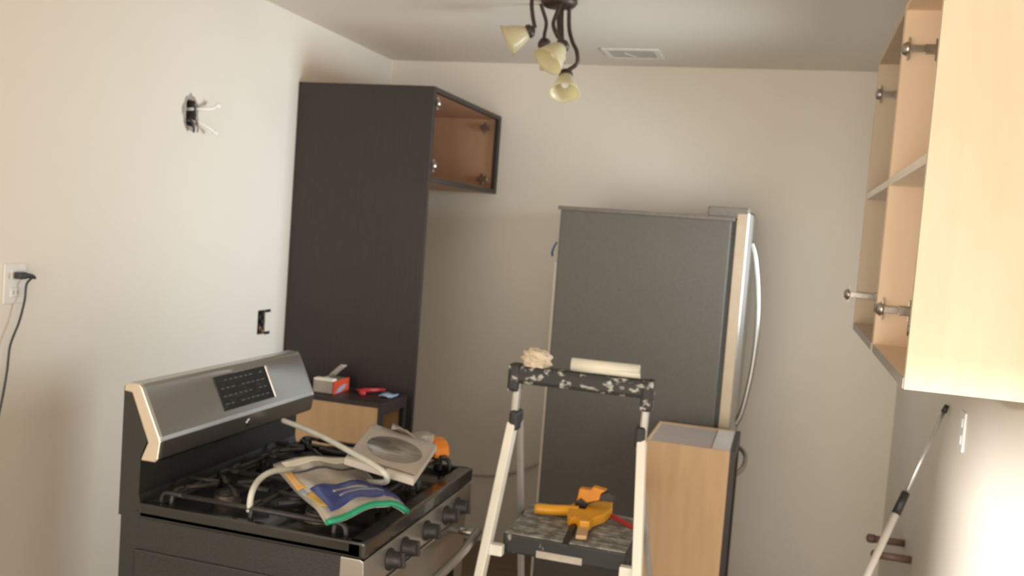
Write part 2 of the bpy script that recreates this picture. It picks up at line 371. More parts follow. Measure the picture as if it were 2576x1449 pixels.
# things lying on that cabinet
b = thing('small_carton', 'small open grey carton with orange-red end lying on the dark cabinet top', 'box', (.32, 3.46, BT))
bx0, bx1, b0, b1, bh = .268, .362, 3.405, 3.545, .05
bm = nb(); box(bm, bx0, bx1, b0, b1, BT, BT + .003); box(bm, bx0, bx1, b0, b0 + .003, BT, BT + bh); box(bm, bx0, bx1, b1 - .003, b1, BT, BT + bh); box(bm, bx0, bx0 + .003, b0, b1, BT, BT + bh)
obj('carton_body', bm, 'box_grey', b)
e = obj('carton_end', bx(bx1 - .003, bx1 + .001, b0, b1, BT, BT + bh + .004), 'box_orange', b, 'orange-red printed end')
obj('end_print', prism(nb(), [(.02, .004), (.06, .004), (.10, .016), (.115, .03), (.08, .03), (.04, .02)], (bx1 + .001, b0, BT), Y, Z, X, .0012), 'box_blue', e)
bm = nb(); obox(bm, (bx0 + .045, b0 + .02, BT + bh + .006), X, Y, Z, .044, .018, .005, .003); obj('folded_insert', bm, 'paper_white', b)
bm = nb(); sheet(bm, [[Vector((bx0 + .005 + .058 * k / 4 + (.03 if j else 0), b1 - .02 - .05 * j * 0, BT + bh + .058 * (k / 4) ** .85 + 0 * j)) for j in (0, 1)] for k in range(5)], .0015)
obj('lid_flap', bm, 'box_grey', b, 'raised cardboard flap')
t = thing('red_tool', 'small red-handled hand tool lying on the dark cabinet top', 'tool', (.47, 3.54, BT))
bm = nb(); tube(bm, [(.425, 3.50, BT + .012), (.455, 3.505, BT + .014), (.485, 3.56, BT + .012), (.505, 3.60, BT + .010)], [.006, .011, .009, .006], 10); obj('handle', bm, 'tool_red', t)
bm = nb(); lathe(bm, [(.004, 0), (.013, .003), (.014, .012), (.006, .018)], (.462, 3.475, BT + .006), (.2, -.6, .5), 14); obj('grip_knob', bm, 'red_plastic', t)
bm = nb(); tube(bm, [(.43, 3.50, BT + .010), (.405, 3.53, BT + .008), (.39, 3.56, BT + .006)], [.007, .005, .003], 8); obj('jaw', bm, 'dark_bar', t)
bm = nb(); sheet(bm, [[Vector((.535 + .045 * i / 3, 3.47 + .05 * i / 3 * 0 + .10 * j / 3, BT + .008 + .006 * math.sin(i + j))) for j in range(4)] for i in range(4)], .004)
tag(obj('foil_packet', bm, 'packet_blue', origin=(.55, 3.52, BT)), 'small shiny blue-white packet at the edge of the dark cabinet top', 'packet')

# ------------------------------------------------------------------ electrical boxes, outlet and cord on the left wall
def elec_box(h, name, label, deep=.06):
    y0, y1, z0, z1 = h
    c = thing(name, label, 'electrical box', (-.03, (y0 + y1) / 2, z0))
    bm = nb(); e = .001
    box(bm, -deep, -deep + .002, y0 + e, y1 - e, z0 + e, z1 - e)
    for a in ((y0 + e, y0 + .003, z0 + e, z1 - e), (y1 - .003, y1 - e, z0 + e, z1 - e), (y0 + e, y1 - e, z0 + e, z0 + .003), (y0 + e, y1 - e, z1 - .003, z1 - e)):
        box(bm, -deep, -.004, *a)
    obj('metal_box', bm, 'box_inside', c)
    return c
c = elec_box(HB, 'open_wire_box', 'open electrical hole with loose wires high on the left wall')
# ragged plaster edge round the opening
bm = nb(); ym, zm = (HB[0] + HB[1]) / 2, (HB[2] + HB[3]) / 2
ring = []
for k in range(22):
    a = 2 * math.pi * k / 22; ring.append((a, .040 + .012 * random.random(), .060 + .016 * random.random()))
o_, i_ = [], []
for a, ry, rz in ring:
    yy, zz = math.cos(a), math.sin(a)
    o_.append(bm.verts.new((.0012, ym + yy * ry, zm + zz * rz)))
    m_ = max(abs(yy) / .030, abs(zz) / .0475); i_.append(bm.verts.new((.003, ym + yy / m_, zm + zz / m_)))
for k in range(22):
    bm.faces.new((o_[k], o_[(k + 1) % 22], i_[(k + 1) % 22], i_[k]))
obj('ragged_edge', bm, 'gypsum', c, 'broken grey plaster edge')
for i, (m_, pts, r) in enumerate((
    ('wire_white', [(-.05, 2.875, 1.985), (.01, 2.89, 1.99), (.045, 2.925, 1.995), (.05, 2.965, 2.012)], .006),
    ('wire_white', [(-.05, 2.88, 1.95), (.012, 2.90, 1.945), (.04, 2.94, 1.925), (.045, 2.965, 1.912)], .0045),
    ('cord_black', [(-.05, 2.87, 2.0), (.012, 2.868, 2.002), (.022, 2.872, 1.975), (.012, 2.88, 1.95)], .004),
    ('cord_black', [(-.05, 2.86, 1.95), (.016, 2.856, 1.945), (.026, 2.862, 1.92), (.02, 2.87, 1.905)], .004),
    ('wire_copper', [(-.05, 2.885, 1.96), (.01, 2.888, 1.952), (.02, 2.892, 1.925), (.016, 2.898, 1.908)], .003))):
    obj('wire', tube(nb(), pts, r, 8, 5), m_, c)
bm = nb(); lathe(bm, [(.004, 0), (.010, .004), (.008, .02), (.003, .026)], (.05, 2.955, 2.008), (.1, 1, .5), 12); obj('wire_nut', bm, 'wire_white', c)
bm = nb(); lathe(bm, [(.004, 0), (.009, .004), (.006, .02), (.002, .024)], (.045, 2.955, 1.917), (.1, 1, -.4), 12); obj('wire_nut', bm, 'wire_white', c)
c = elec_box(LB, 'open_outlet_box', 'open dark outlet box with wires low on the left wall beside the tall panel')
for z in (1.128, 1.222):
    obj('mounting_ear', bx(.0, .003, LB[1] - .004, LB[1] + .035, z - .006, z + .006), 'dark_bar', c)
for z, y in ((1.20, 3.41), (1.18, 3.43), (1.155, 3.415), (1.14, 3.435)):
    obj('wire', tube(nb(), [(-.05, y, z), (-.02, y + .012, z + .01), (.002, y - .003, z), (-.01, y + .005, z - .018), (-.045, y + .01, z - .01)], .0045, 8, 5), 'cord_black' if z > 1.17 else 'wire_copper', c)
c = thing('wall_outlet', 'white duplex outlet on the left wall with a black plug in it', 'outlet', (0, 2.113, 1.33))
obj('cover_plate', bx(.0005, .006, 2.073, 2.15, 1.332, 1.445, bev=.002), 'plate_white', c)
for z in (1.363, 1.412):
    q = obj('socket', bx(.004, .0085, 2.095, 2.129, z - .014, z + .014, bev=.003), 'plate_white', c)
    for dy in (-.007, .007): obj('slot', bx(.0083, .0088, 2.112 + dy - .001, 2.112 + dy + .001, z - .005, z + .006), 'ink_dark', q)
c = thing('power_cord', 'black power cord hanging from the outlet on the left wall', 'cord', (.02, 2.12, 1.41))
bm = nb(); obox(bm, (.022, 2.114, 1.412), X, Y, Z, .0125, .014, .010, .005); tube(bm, [(.026, 2.12, 1.412), (.030, 2.145, 1.410), (.030, 2.158, 1.404)], [.009, .0065, .004], 10, 4); obj('plug', bm, 'cord_black', c)
pts = [(.030, 2.152, 1.408)] + [tuple(at(a, b_, x=.026)) for a, b_ in ((67, 715), (62, 755), (48, 810), (26, 868), (18, 930), (8, 990), (-6, 1060), (-20, 1160))] + [(.02, 2.05, .6), (.02, 2.02, .2), (.03, 2.0, .01)]
obj('cable', tube(nb(), pts, .0032, 8, 5), 'cord_black', c)

# ------------------------------------------------------------------ range
OX, OY, W = .572, 1.88, .756
def rb(x0, x1, y0, y1, z0, z1, bev=0.): return bx(OX + x0, OX + x1, OY + y0, OY + y1, z0, z1, bev=bev)
rg = thing('gas_range', 'stainless steel and black gas range pulled out from the left wall', 'range', (OX + .33, OY + W / 2, 0))
bm = nb(); box(bm, OX + .005, OX + .605, OY + .006, OY + W - .006, .06, .878)
box(bm, OX + .05, OX + .57, OY + .002, OY + .007, .12, .80, bev=.004)
obj('body', bm, 'black_texture', rg, 'black textured side')
for x, y in ((.04, .04), (.04, W - .04), (.56, .04), (.56, W - .04)):
    obj('foot', lathe(nb(), [(.02, 0), (.02, .01), (.012, .015), (.012, .065)], (OX + x, OY + y, 0), Z, 12), 'black_plastic', rg)
bm = nb(); box(bm, OX + .05, OX + .655, OY, OY + W, .878, .897, bev=.004)
box(bm, OX + .06, OX + .655, OY, OY + .022, .880, .917, bev=.005); box(bm, OX + .06, OX + .655, OY + W - .022, OY + W, .880, .917, bev=.005)
box(bm, OX + .618, OX + .662, OY, OY + W, .878, .917, bev=.006)
obj('cooktop', bm, 'black_enamel', rg, 'black enamel cooktop')
prof = [(0, .878), (0, 1.197), (.024, 1.197), (.072, 1.068), (.056, 1.03), (.056, .935), (.062, .912), (.078, .898), (.078, .878)]
obj('back_riser', prism(nb(), prof, (OX, OY + .003, 0), X, Z, Y, W - .006), 'black_texture', rg, 'black vent riser')
cprof = [(.004, 1.199), (.012, 1.206), (.046, 1.206), (.054, 1.199), (.110, 1.084), (.113, 1.074), (.108, 1.030), (.101, 1.022), (.060, 1.022), (.062, 1.03), (.078, 1.068), (.026, 1.184), (.004, 1.186)]
cs = obj('console', prism(nb(), cprof, (OX, OY + .008, 0), X, Z, Y, W - .016, bev=.0015), 'stainless', rg, 'brushed stainless control console')
for y, m_ in ((-.003, 'stainless_lit'), (W - .010, 'stainless')):
    obj('console_end_cap', prism(nb(), [(a, b_) for a, b_ in cprof], (OX + (.001 if y < 0 else 0), OY + y, 0), X, Z, Y, .014 if y < 0 else .008, bev=.003 if y < 0 else .001), m_, rg, 'stainless end cap')
sl = Vector((.056, 0, -.117)).normalized(); sn = Vector((.117, 0, .056)).normalized()
dp = Vector((OX + .054, OY, 1.199))
bm = nb(); obox(bm, dp + sl * .062 + Y * .405, Y, sl, sn, .128, .049, .0025, .001); ds = obj('display', bm, 'display_glass', cs, 'black touch control panel')
bm = nb(); obox(bm, dp + sl * .062 + Y * .539, Y, sl, sn, .006, .049, .004, .002); obj('display_edge', bm, 'stainless_lit', ds)
bm = nb()
for r_ in range(4):
    for k_ in range(9):
        if (r_ * 5 + k_ * 3) % 7 == 0: continue
        obox(bm, dp + sl * (.028 + .022 * r_) + Y * (.30 + .025 * k_) + sn * .0027, Y, sl, sn, .007 if (k_ + r_) % 3 else .009, .0016, .0003)
obj('display_print', bm, 'key_grey', ds, 'rows of small grey key legends')
bm = nb(); sn2 = Vector((.044, 0, -.005)).normalized()
lathe(bm, [(.011, 0), (.011, .0015), (.008, .0025)], Vector((OX + .1105, OY + .385, 1.052)), sn2, 16); obj('badge', bm, 'chrome', cs)
# vents in the riser top edge
# grates and burners
bur = [(.20, .16, .030), (.20, W - .16, .036), (.47, .16, .040), (.47, W - .16, .032), (.335, W / 2, .038)]
for x, y, r in bur:
    q = obj('burner', lathe(nb(), [(r * 1.25, 0), (r * 1.25, .006), (r, .010), (r, .022), (r * .5, .024)], (OX + x, OY + y, .896), Z, 20), 'burner_metal', rg)
    obj('burner_cap', lathe(nb(), [(r * .92, 0), (r * .96, .003), (r * .9, .008), (r * .3, .010)], (OX + x, OY + y, .9195), Z, 20), 'cast_iron', q)
def grate(y0, y1, cents):
    bm = nb(); x0, x1, zt = .098, .598, .945; r = .0065
    def T(*p): tube(bm, [(OX + a, OY + b_, c_) for a, b_, c_ in p], r, 6, 3)
    def P(*p): tube(bm, [(OX + a, OY + b_, c_) for a, b_, c_ in p], r, 6)
    k = .018
    for y in (y0, y1):
        T((x0, y, .900), (x0 + .002, y, .93), (x0 + k, y, zt - .004), (x0 + .06, y, zt - .006)); P((x0 + .06, y, zt - .006), (x1 - .06, y, zt - .006))
        T((x1 - .06, y, zt - .006), (x1 - k, y, zt - .004), (x1 - .002, y, .93), (x1, y, .900))
    for x in (x0 + .03, (x0 + x1) / 2, x1 - .03):
        s = .02 if y1 - y0 > .1 else .01
        P((x, y0, zt - .006), (x, y1, zt - .006))
        for y, d in ((y0, 1), (y1, -1)): T((x, y + d * .0, .902), (x, y - d * .001, .925), (x, y + d * s * .5, zt), (x, y + d * s * 2, zt))
    for cx_, cy_ in cents:
        for a in range(4):
            dx, dy = math.cos(a * math.pi / 2 + math.pi / 4), math.sin(a * math.pi / 2 + math.pi / 4)
            ln = min(.11, (y1 - y0) / 2 / abs(dy) - .004)
            P((cx_ + dx * .024, cy_ + dy * .024, zt), (cx_ + dx * ln, cy_ + dy * ln, zt - .002))
        P((cx_ - .12, cy_, zt), (cx_ - .026, cy_, zt)); P((cx_ + .026, cy_, zt), (cx_ + .12, cy_, zt))
    obj('grate', bm, 'cast_iron', rg, 'cast-iron grate')
grate(.035, .275, [(.20, .16), (.47, .16)]); grate(.285, W - .285, [(.335, W / 2)]); grate(W - .275, W - .035, [(.20, W - .16), (.47, W - .16)])
# front
cp = prism(nb(), [(.603, .876), (.652, .876), (.660, .872), (.664, .800), (.655, .788), (.603, .788)], (OX, OY + .004, 0), X, Z, Y, W - .008, bev=.0015)
cpo = obj('control_panel', cp, 'stainless', rg, 'stainless knob panel')
kn = Vector((1, 0, .08)).normalized()
for y in (.150, .242, .388, .535, .627):
    p = Vector((OX + .661, OY + y, .832))
    k = obj('knob', lathe(nb(), [(.027, 0), (.027, .006), (.021, .009), (.020, .030), (.017, .034), (.004, .035)], p, kn, 20), 'black_plastic', cpo)
    bm = nb(); obox(bm, p + kn * .037, kn, kn.cross(Y).normalized(), Y, .005, .019, .005, .002); obj('knob_grip', bm, 'black_plastic', k)
od = obj('oven_door', rb(.607, .652, .006, W - .006, .225, .780, .006), 'stainless', rg, 'stainless oven door')
obj('oven_window', rb(.650, .6545, .09, W - .09, .33, .665, .003), 'oven_glass', od, 'black oven glass')
hb = nb(); tube(hb, [(OX + .700, OY + .03, .735), (OX + .716, OY + .18, .735), (OX + .722, OY + W / 2, .735), (OX + .716, OY + W - .18, .735), (OX + .700, OY + W - .03, .735)], .013, 12, 6)
for y in (.05, W - .05): tube(hb, [(OX + .648, OY + y, .735), (OX + .703, OY + y, .735)], .011, 10)
obj('oven_handle', hb, 'stainless', od, 'bowed stainless handle')
obj('drawer', rb(.607, .650, .006, W - .006, .075, .218, .005), 'stainless', rg)

# ------------------------------------------------------------------ things on the range
GZ = .952   # top of the grates
# resealable bag: sheet over the grates, printed bands are sub-sheets just above it
def bagpt(u, v, lift=0.):
    """u along the zip edge (0 near .. 1 far), v from back (0) to zip (1)"""
    A, B, C, D = Vector((.855, 2.115)), Vector((.985, 2.315)), Vector((1.262, 2.058)), Vector((1.150, 1.856))
    p = A * (1 - u) * (1 - v) + B * u * (1 - v) + C * u * v + D * (1 - u) * v
    z = GZ + .023 + .016 * math.sin(math.pi * u) * (.4 + .6 * v) + .010 * math.sin(5 * u + 3 * v) * .6 - .022 * max(0, v - .85) / .15 * abs(u - .55) + .016 * max(0, 1 - v / .45) + .005 * math.sin(13 * u + 2) * math.sin(9 * v) - .020 * max(0, u - .78) / .22 * v - .003 * v + lift
    return Vector((p.x, p.y, z))
def bagpatch(bm, u0, u1, v0, v1, lift, th, n=10, sk=0.):
    return sheet(bm, [[bagpt(u0 + (u1 - u0) * i / n, v0 + (v1 - v0) * j / n + sk * math.sin(math.pi * i / n), lift) for j in range(n + 1)] for i in range(n + 1)], th)
bag = thing('zip_bag', 'crumpled clear zip bag with blue print and green zip on the grates', 'bag', (1.05, 2.1, GZ))
bo = obj('bag_film', bagpatch(nb(), 0, 1, 0, 1, 0, .012, 14), 'bag_clear', bag, 'greyish clear plastic')
obj('zip_strip', tube(nb(), [bagpt(i / 12, .995, -.004) for i in range(13)], .0075, 8), 'zip_green', bag, 'bright green zip closure')
obj('print_band', bagpatch(nb(), .10, .99, .55, .92, .0012, .001, 10, -.06), 'print_blue', bo, 'dark blue printed band')
obj('print_band', bagpatch(nb(), .30, .72, .655, .685, .0024, .001, 8, -.06), 'label_silver', bo, 'pale lettering stripe')
obj('print_band', bagpatch(nb(), .32, .86, .74, .765, .0024, .001, 8, -.06), 'box_blue', bo)
obj('print_band', bagpatch(nb(), .02, .10, .60, .86, .0014, .001, 6), 'print_yellow', bo, 'yellow printed corner')
obj('print_band', bagpatch(nb(), .0, .085, .22, .50, .0014, .001, 6), 'print_orange', bo, 'orange printed edge')
obj('print_band', bagpatch(nb(), .0, .05, .50, .60, .0014, .001, 6), 'packet_blue', bo)
obj('print_band', bagpatch(nb(), .05, .95, .22, .255, .0014, .001, 8), 'ink_dark', bo, 'dark printed line')
obj('print_band', bagpatch(nb(), .08, .9, .03, .12, .0014, .001, 8), 'paper_white', bo)
# flat package with an oval window, propped on the back of the bag
pk = thing('window_package', 'flat pale package with oval film window tilted on the range', 'package', (1.0, 2.5, GZ))
pa, pb, pc_, pd = at(866, 1162, z=GZ + .062), at(1040, 1216, z=GZ + .052), at(1098, 1128, z=GZ + .056), at(938, 1074, z=GZ + .060)
def pkpt(u, v, l=0.):
    n = (pb - pa).cross(pd - pa).normalized()
    return pa * (1 - u) * (1 - v) + pb * u * (1 - v) + pc_ * u * v + pd * (1 - u) * v + n * l
bm = sheet(nb(), [[pkpt(u / 6, v / 6, .010) for v in range(7)] for u in range(7)], .016); po = obj('card_tray', bm, 'pack_card', pk, 'pale grey card')
bm = nb(); ov = [pkpt(.52 + .40 * math.cos(2 * math.pi * k / 32), .52 + .30 * math.sin(2 * math.pi * k / 32), .012) for k in range(32)]
vs = [bm.verts.new(p) for p in ov]; ce = bm.verts.new(pkpt(.52, .52, .017))
for k in range(32): bm.faces.new((vs[k], vs[(k + 1) % 32], ce)).smooth = True
ext = bmesh.ops.extrude_face_region(bm, geom=bm.faces[:]); 
for v in [e for e in ext['geom'] if isinstance(e, bmesh.types.BMVert)]: v.co.z -= .004
obj('oval_window', bm, 'film_window', po, 'shiny grey film window')
bm = sheet(nb(), [[pkpt(.02 + .96 * u / 6, .055 + .03 * v, .0125) for v in range(2)] for u in range(7)], .001); obj('card_line', bm, 'film_window', po)
bm = sheet(nb(), [[pkpt(.46 + .14 * u / 2, .0 + .035 * v, .0125) for v in range(2)] for u in range(3)], .001); obj('card_tab', bm, 'film_window', po)
bm = sheet(nb(), [[pkpt(.30 + .62 * u / 5, .98 + .16 * v / 3, .012 + .015 * math.sin(v * 1.2 + u)) for v in range(4)] for u in range(6)], .002); obj('film_flap', bm, 'bag_clear', pk, 'crumpled clear film')
# white hose
hs = [at(712, 1058, z=GZ + .085), at(760, 1076, z=GZ + .085), at(820, 1103, z=GZ + .088), at(885, 1138, z=GZ + .090), at(935, 1166, z=GZ + .088), at(968, 1191, z=GZ + .078), at(970, 1212, z=GZ + .040),
      at(925, 1212, z=GZ + .009), at(850, 1204, z=GZ + .008), at(800, 1196, z=GZ + .010), at(745, 1184, z=GZ + .030), at(695, 1184, z=GZ + .048), at(657, 1202, z=GZ + .044), at(634, 1238, z=GZ + .025), at(627, 1286, z=GZ - .022)]
tag(obj('plastic_hose', tube(nb(), hs, .0075, 10, 5), 'hose_white', origin=hs[0]), 'translucent white plastic hose looping over the cooktop', 'hose')
# tape measure
tm = thing('tape_measure', 'orange tape measure lying on the far corner of the range', 'tape measure', (1.13, 2.62, GZ))
prof = [(-.042, 0), (.040, 0), (.046, .010), (.040, .034), (.022, .048), (-.012, .052), (-.036, .042), (-.045, .020)]
cx_ = Vector((1.128, 2.585, GZ + .001)); ux = Vector((.72, -.62, 0)).normalized(); uy = Vector((.62, .72, 0)).normalized()
obj('case', prism(nb(), prof, cx_ - uy * .024, ux, Z, uy, .048, bev=.005), 'measure_orange', tm)
obj('side_badge', lathe(nb(), [(.015, 0), (.015, .002), (.010, .003)], cx_ - uy * .0245 + Z * .029 - ux * .012, -uy, 16), 'ink_dark', tm)
bm = nb(); obox(bm, cx_ + ux * .049 + Z * .006, ux, uy, Z, .006, .010, .004, .001); obj('hook', bm, 'dark_bar', tm)

# ------------------------------------------------------------------ refrigerator
FX, FY, FW = 1.161, 3.803, .742
fr = thing('refrigerator', 'stainless french-door refrigerator with dark grey side facing right', 'refrigerator', (FX + .38, FY + FW / 2, 0))
obj('case', bx(FX, FX + .704, FY, FY + FW, .03, 1.745, bev=.006), 'fridge_case', fr, 'dark grey painted side')
bm = nb(); box(bm, FX - .012, FX + .716, FY - .004, FY + FW + .004, 1.742, 1.758, bev=.003); obj('top_trim', bm, 'fridge_trim', fr)
obj('hinge_cover', bx(FX + .607, FX + .765, FY + .002, FY + .16, 1.757, 1.797, bev=.004), 'fridge_trim', fr)
obj('hinge_cover', bx(FX + .607, FX + .765, FY + FW - .16, FY + FW - .002, 1.757, 1.797, bev=.004), 'fridge_trim', fr)
obj('gasket', bx(FX + .704, FX + .722, FY + .006, FY + FW - .006, .09, 1.745), 'black_plastic', fr, 'black door gasket')
obj('back_plate', bx(FX - .010, FX, FY + .006, FY + FW - .006, .12, 1.52), 'back_plate', fr, 'pale back cover')
for x in (FX + .05, FX + .64):
    for y in (FY + .05, FY + FW - .05): obj('foot', lathe(nb(), [(.022, 0), (.022, .012), (.012, .015), (.012, .035)], (x, y, 0), Z, 12), 'black_plastic', fr)
def fdoor(y0, y1, z0, z1, name):
    x0, x1 = FX + .722, FX + .766
    d = obj(name, bx(x0, x1, y0, y1, z0, z1, bev=.003), 'door_side', fr, 'pale metal door edge')
    n = 8; fp = [(x1, y0)] + [(x1 + .014 * math.sin(math.pi * (.08 + .84 * k / n)), y0 + .002 + (y1 - y0 - .004) * k / n) for k in range(n + 1)] + [(x1, y1)]
    bm = nb(); prism(bm, [(b_, a) for a, b_ in fp], (0, 0, z0), Y, X, Z, z1 - z0)
    obj('door_front', bm, 'stainless', d, 'brushed stainless front'); return d
d1 = fdoor(FY + .001, FY + FW / 2 - .003, .815, 1.775, 'door'); d2 = fdoor(FY + FW / 2 + .003, FY + FW - .001, .815, 1.775, 'door'); d3 = fdoor(FY + .001, FY + FW - .001, .085, .805, 'freezer_drawer')
xf = FX + .776
for d, y in ((d1, FY + FW / 2 - .045), (d2, FY + FW / 2 + .045)):
    obj('handle', tube(nb(), [(xf, y, 1.665), (xf + .022, y, 1.60), (xf + .046, y, 1.45), (xf + .056, y, 1.28), (xf + .048, y, 1.10), (xf + .024, y, .93), (xf, y, .865)], .011, 10, 5), 'stainless', d, 'long bowed handle')
obj('handle', tube(nb(), [(xf - .004, FY + .07, .70), (xf + .028, FY + .12, .70), (xf + .052, FY + .25, .70), (xf + .056, FY + .37, .70), (xf + .052, FY + .49, .70), (xf + .028, FY + .62, .70), (xf - .004, FY + .67, .70)], .011, 10, 5), 'stainless', d3, 'bowed drawer handle')
bm = nb(); sheet(bm, [[Vector((FX - .012 - .016 * math.sin(i / 4 * 2.2), FY + .004 + .03 * j, 1.605 - .062 * i / 4)) for j in range(2)] for i in range(5)], .002)
tag(obj('painters_tape', bm, 'tape_blue', origin=(FX - .012, FY + .01, 1.57)), 'scrap of blue tape stuck to the back edge of the refrigerator', 'tape')
tag(obj('supply_line', tube(nb(), [(.30, RY1 - .008, .36), (.60, RY1 - .008, .345), (.75, RY1 - .010, .362), (.86, RY1 - .016, .40), (.96, RY1 - .03, .455), (1.05, 4.46, .50), (1.147, 4.40, .52)], .007, 8, 6), 'back_plate', origin=(.6, RY1 - .01, .34)),
    'thin tan supply line running along the back wall behind the refrigerator', 'cable')

# ------------------------------------------------------------------ cabinet standing on the floor in front of the refrigerator
SX0, SX1, SY0, SY1, SH = 1.655, 1.975, 3.352, 3.748, .915
c = thing('loose_cabinet', 'loose plywood cabinet standing on the floor in front of the refrigerator', 'cabinet', ((SX0 + SX1) / 2, (SY0 + SY1) / 2, 0))
obj('side_panel', bx(SX0, SX1 - .019, SY0, SY0 + .016, 0, SH), 'maple_ply', c, 'bare plywood side')
obj('side_panel', bx(SX0, SX1 - .019, SY1 - .016, SY1, 0, SH), 'maple_ply', c)
obj('back', bx(SX0, SX0 + .008, SY0 + .016, SY1 - .016, 0, SH), 'maple_ply', c)
obj('top_panel', bx(SX0 + .008, SX1 - .019, SY0 + .016, SY1 - .016, SH - .022, SH - .004), 'cab_top_grey', c, 'greyish unfinished top')
obj('mounting_rail', bx(SX1 - .085, SX1 - .021, SY0 + .018, SY1 - .018, SH - .004, SH - .0005), 'cab_top_pale', c, 'pale strip')
obj('bottom_panel', bx(SX0 + .008, SX1 - .019, SY0 + .016, SY1 - .016, .004, .022), 'maple_ply', c)
obj('shelf', bx(SX0 + .008, SX1 - .04, SY0 + .016, SY1 - .016, .45, .466), 'maple_ply', c)
fb = nb(); x0, x1 = SX1 - .019, SX1
box(fb, x0, x1, SY0, SY0 + .038, 0, SH); box(fb, x0, x1, SY1 - .038, SY1, 0, SH); box(fb, x0, x1, SY0 + .038, SY1 - .038, SH - .038, SH); box(fb, x0, x1, SY0 + .038, SY1 - .038, 0, .038)
obj('face_frame', fb, 'espresso', c, 'dark espresso front frame')

# ------------------------------------------------------------------ wall cabinets on the right wall
CX, CZ0, CZ1 = 2.304, 1.417, 2.25
def wall_cab(y0, y1, near_m, inside, label, name='wall_cabinet'):
    x1 = RX1 - .002; t = .018
    c = thing(name, label, 'cabinet', (x1, (y0 + y1) / 2, CZ0), 'open cabinets on the right wall')
    obj('side_panel', bx(CX, x1, y0, y0 + t, CZ0, CZ1), near_m, c, 'pale plywood end' if near_m == 'birch' else None)
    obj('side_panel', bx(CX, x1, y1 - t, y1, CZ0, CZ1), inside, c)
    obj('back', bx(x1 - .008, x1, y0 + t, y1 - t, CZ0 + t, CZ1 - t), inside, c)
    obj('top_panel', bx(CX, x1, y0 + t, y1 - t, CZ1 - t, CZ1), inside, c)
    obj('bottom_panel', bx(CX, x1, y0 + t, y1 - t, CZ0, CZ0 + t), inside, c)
    obj('shelf', bx(CX + .0005, x1 - .008, y0 + t + .001, y1 - t - .001, 1.818, 1.836), 'shelf_white', c, 'pale shelf')
    fb = nb(); e = .0015
    box(fb, CX - e, CX, y0 + t, y1 - t, CZ0 - .001, CZ0 + t); obj('edge_banding', fb, 'grey_tube', c, 'grey bottom edge')
    for z in (1.522, 2.140):
        hinge(c, (CX + .042, y1 - t, z), (0, -1, 0), (-1, 0, 0), ext=.034 if (z < 1.6 and near_m != 'birch') else 0.); hinge(c, (CX + .042, y0 + t, z), (0, 1, 0), (-1, 0, 0), cup=True)
    return c
wall_cab(1.764, 2.408, 'birch', 'maple_inside', 'open wall cabinet with large pale plywood end nearest the camera')
wall_cab(2.410, 3.083, 'maple_inside', 'maple_shaded', 'open wall cabinet farther along the right wall, beyond the pale-ended one')

# ------------------------------------------------------------------ step stool
st = thing('step_stool', 'paint-splattered step stool with white rails and black platform', 'step stool', (1.55, 2.6, 0))
PZ = .765
jt = {-1: Vector((1.340, 2.662, 1.062)), 1: Vector((1.732, 2.662, 1.062))}
ft = {-1: Vector((1.300, 2.235, .012)), 1: Vector((1.842, 2.235, .012))}
rt = {-1: Vector((1.315, 3.10, .012)), 1: Vector((1.830, 3.10, .012))}
def on(p, q, z): return p + (q - p) * ((z - p.z) / (q.z - p.z))
for s in (-1, 1):
    bm = nb(); beam(bm, ft[s], jt[s], .026, .042, X, .004); obj('front_rail', bm, 'white_rail', st, 'white painted front rail')
    bm = nb(); beam(bm, rt[s] + Vector((-s * .012, 0, 0)), jt[s] + Vector((-s * .014, .028, .005)), .016, .030, X, .003); obj('rear_leg', bm, 'grey_tube', st)
    bm = nb(); top = Vector((jt[s].x + .004, 2.672, 1.200)); beam(bm, jt[s] + Vector((0, .006, -.02)), top, .022, .026, X, .006); obj('handle_tube', bm, 'grey_tube', st, 'upper tube with shade painted in grey')  # shade on the upper tubes is put in as grey colour
    bm = nb(); obox(bm, jt[s] + Vector((-s * .006, .012, .012)), X, Y, Z, .015, .034, .030, .010); obj('hinge_bracket', bm, 'splat_few', st, 'black plastic hinge')
    for p in (ft[s], rt[s] + Vector((-s * .012, 0, 0))):
        bm = nb(); box(bm, p.x - .016, p.x + .016, p.y - .028, p.y + .028, 0, .035, bev=.005); obj('rubber_foot', bm, 'black_plastic', st)
    f = on(ft[s], jt[s], PZ - .045); bm = nb(); box(bm, min(f.x, f.x - s * .05), max(f.x, f.x - s * .05), f.y - .006, f.y + .022, PZ - .062, PZ - .030, bev=.004); obj('platform_peg', bm, 'white_rail', st)
bm = nb(); box(bm, 1.318, 1.752, 2.650, 2.702, 1.186, 1.240, bev=.012)
box(bm, 1.316, 1.352, 2.646, 2.706, 1.160, 1.244, bev=.010); box(bm, 1.718, 1.754, 2.646, 2.706, 1.150, 1.242, bev=.010)
obj('top_bar', bm, 'splat_black', st, 'black top bar with white paint splatters')
bm = nb(); box(bm, 1.366, 1.730, 2.555, 2.895, PZ - .060, PZ - .004, bev=.006); pl = obj('platform', bm, 'splat_few', st, 'black platform edge')
obj('tread', bx(1.370, 1.726, 2.560, 2.890, PZ - .006, PZ, bev=.002), 'tray_speckle', pl, 'grey paint-specked tread')
obj('label_strip', bx(1.470, 1.605, 2.552, 2.5555, PZ - .058, PZ - .038), 'label_silver', pl, 'pale label')
bm = nb(); ribs = 12
for k in range(ribs): box(bm, 1.372, 1.724, 2.570 + k * .0275, 2.576 + k * .0275, PZ - .001, PZ + .0015)
obj('tread_ribs', bm, 'tray_speckle', pl)
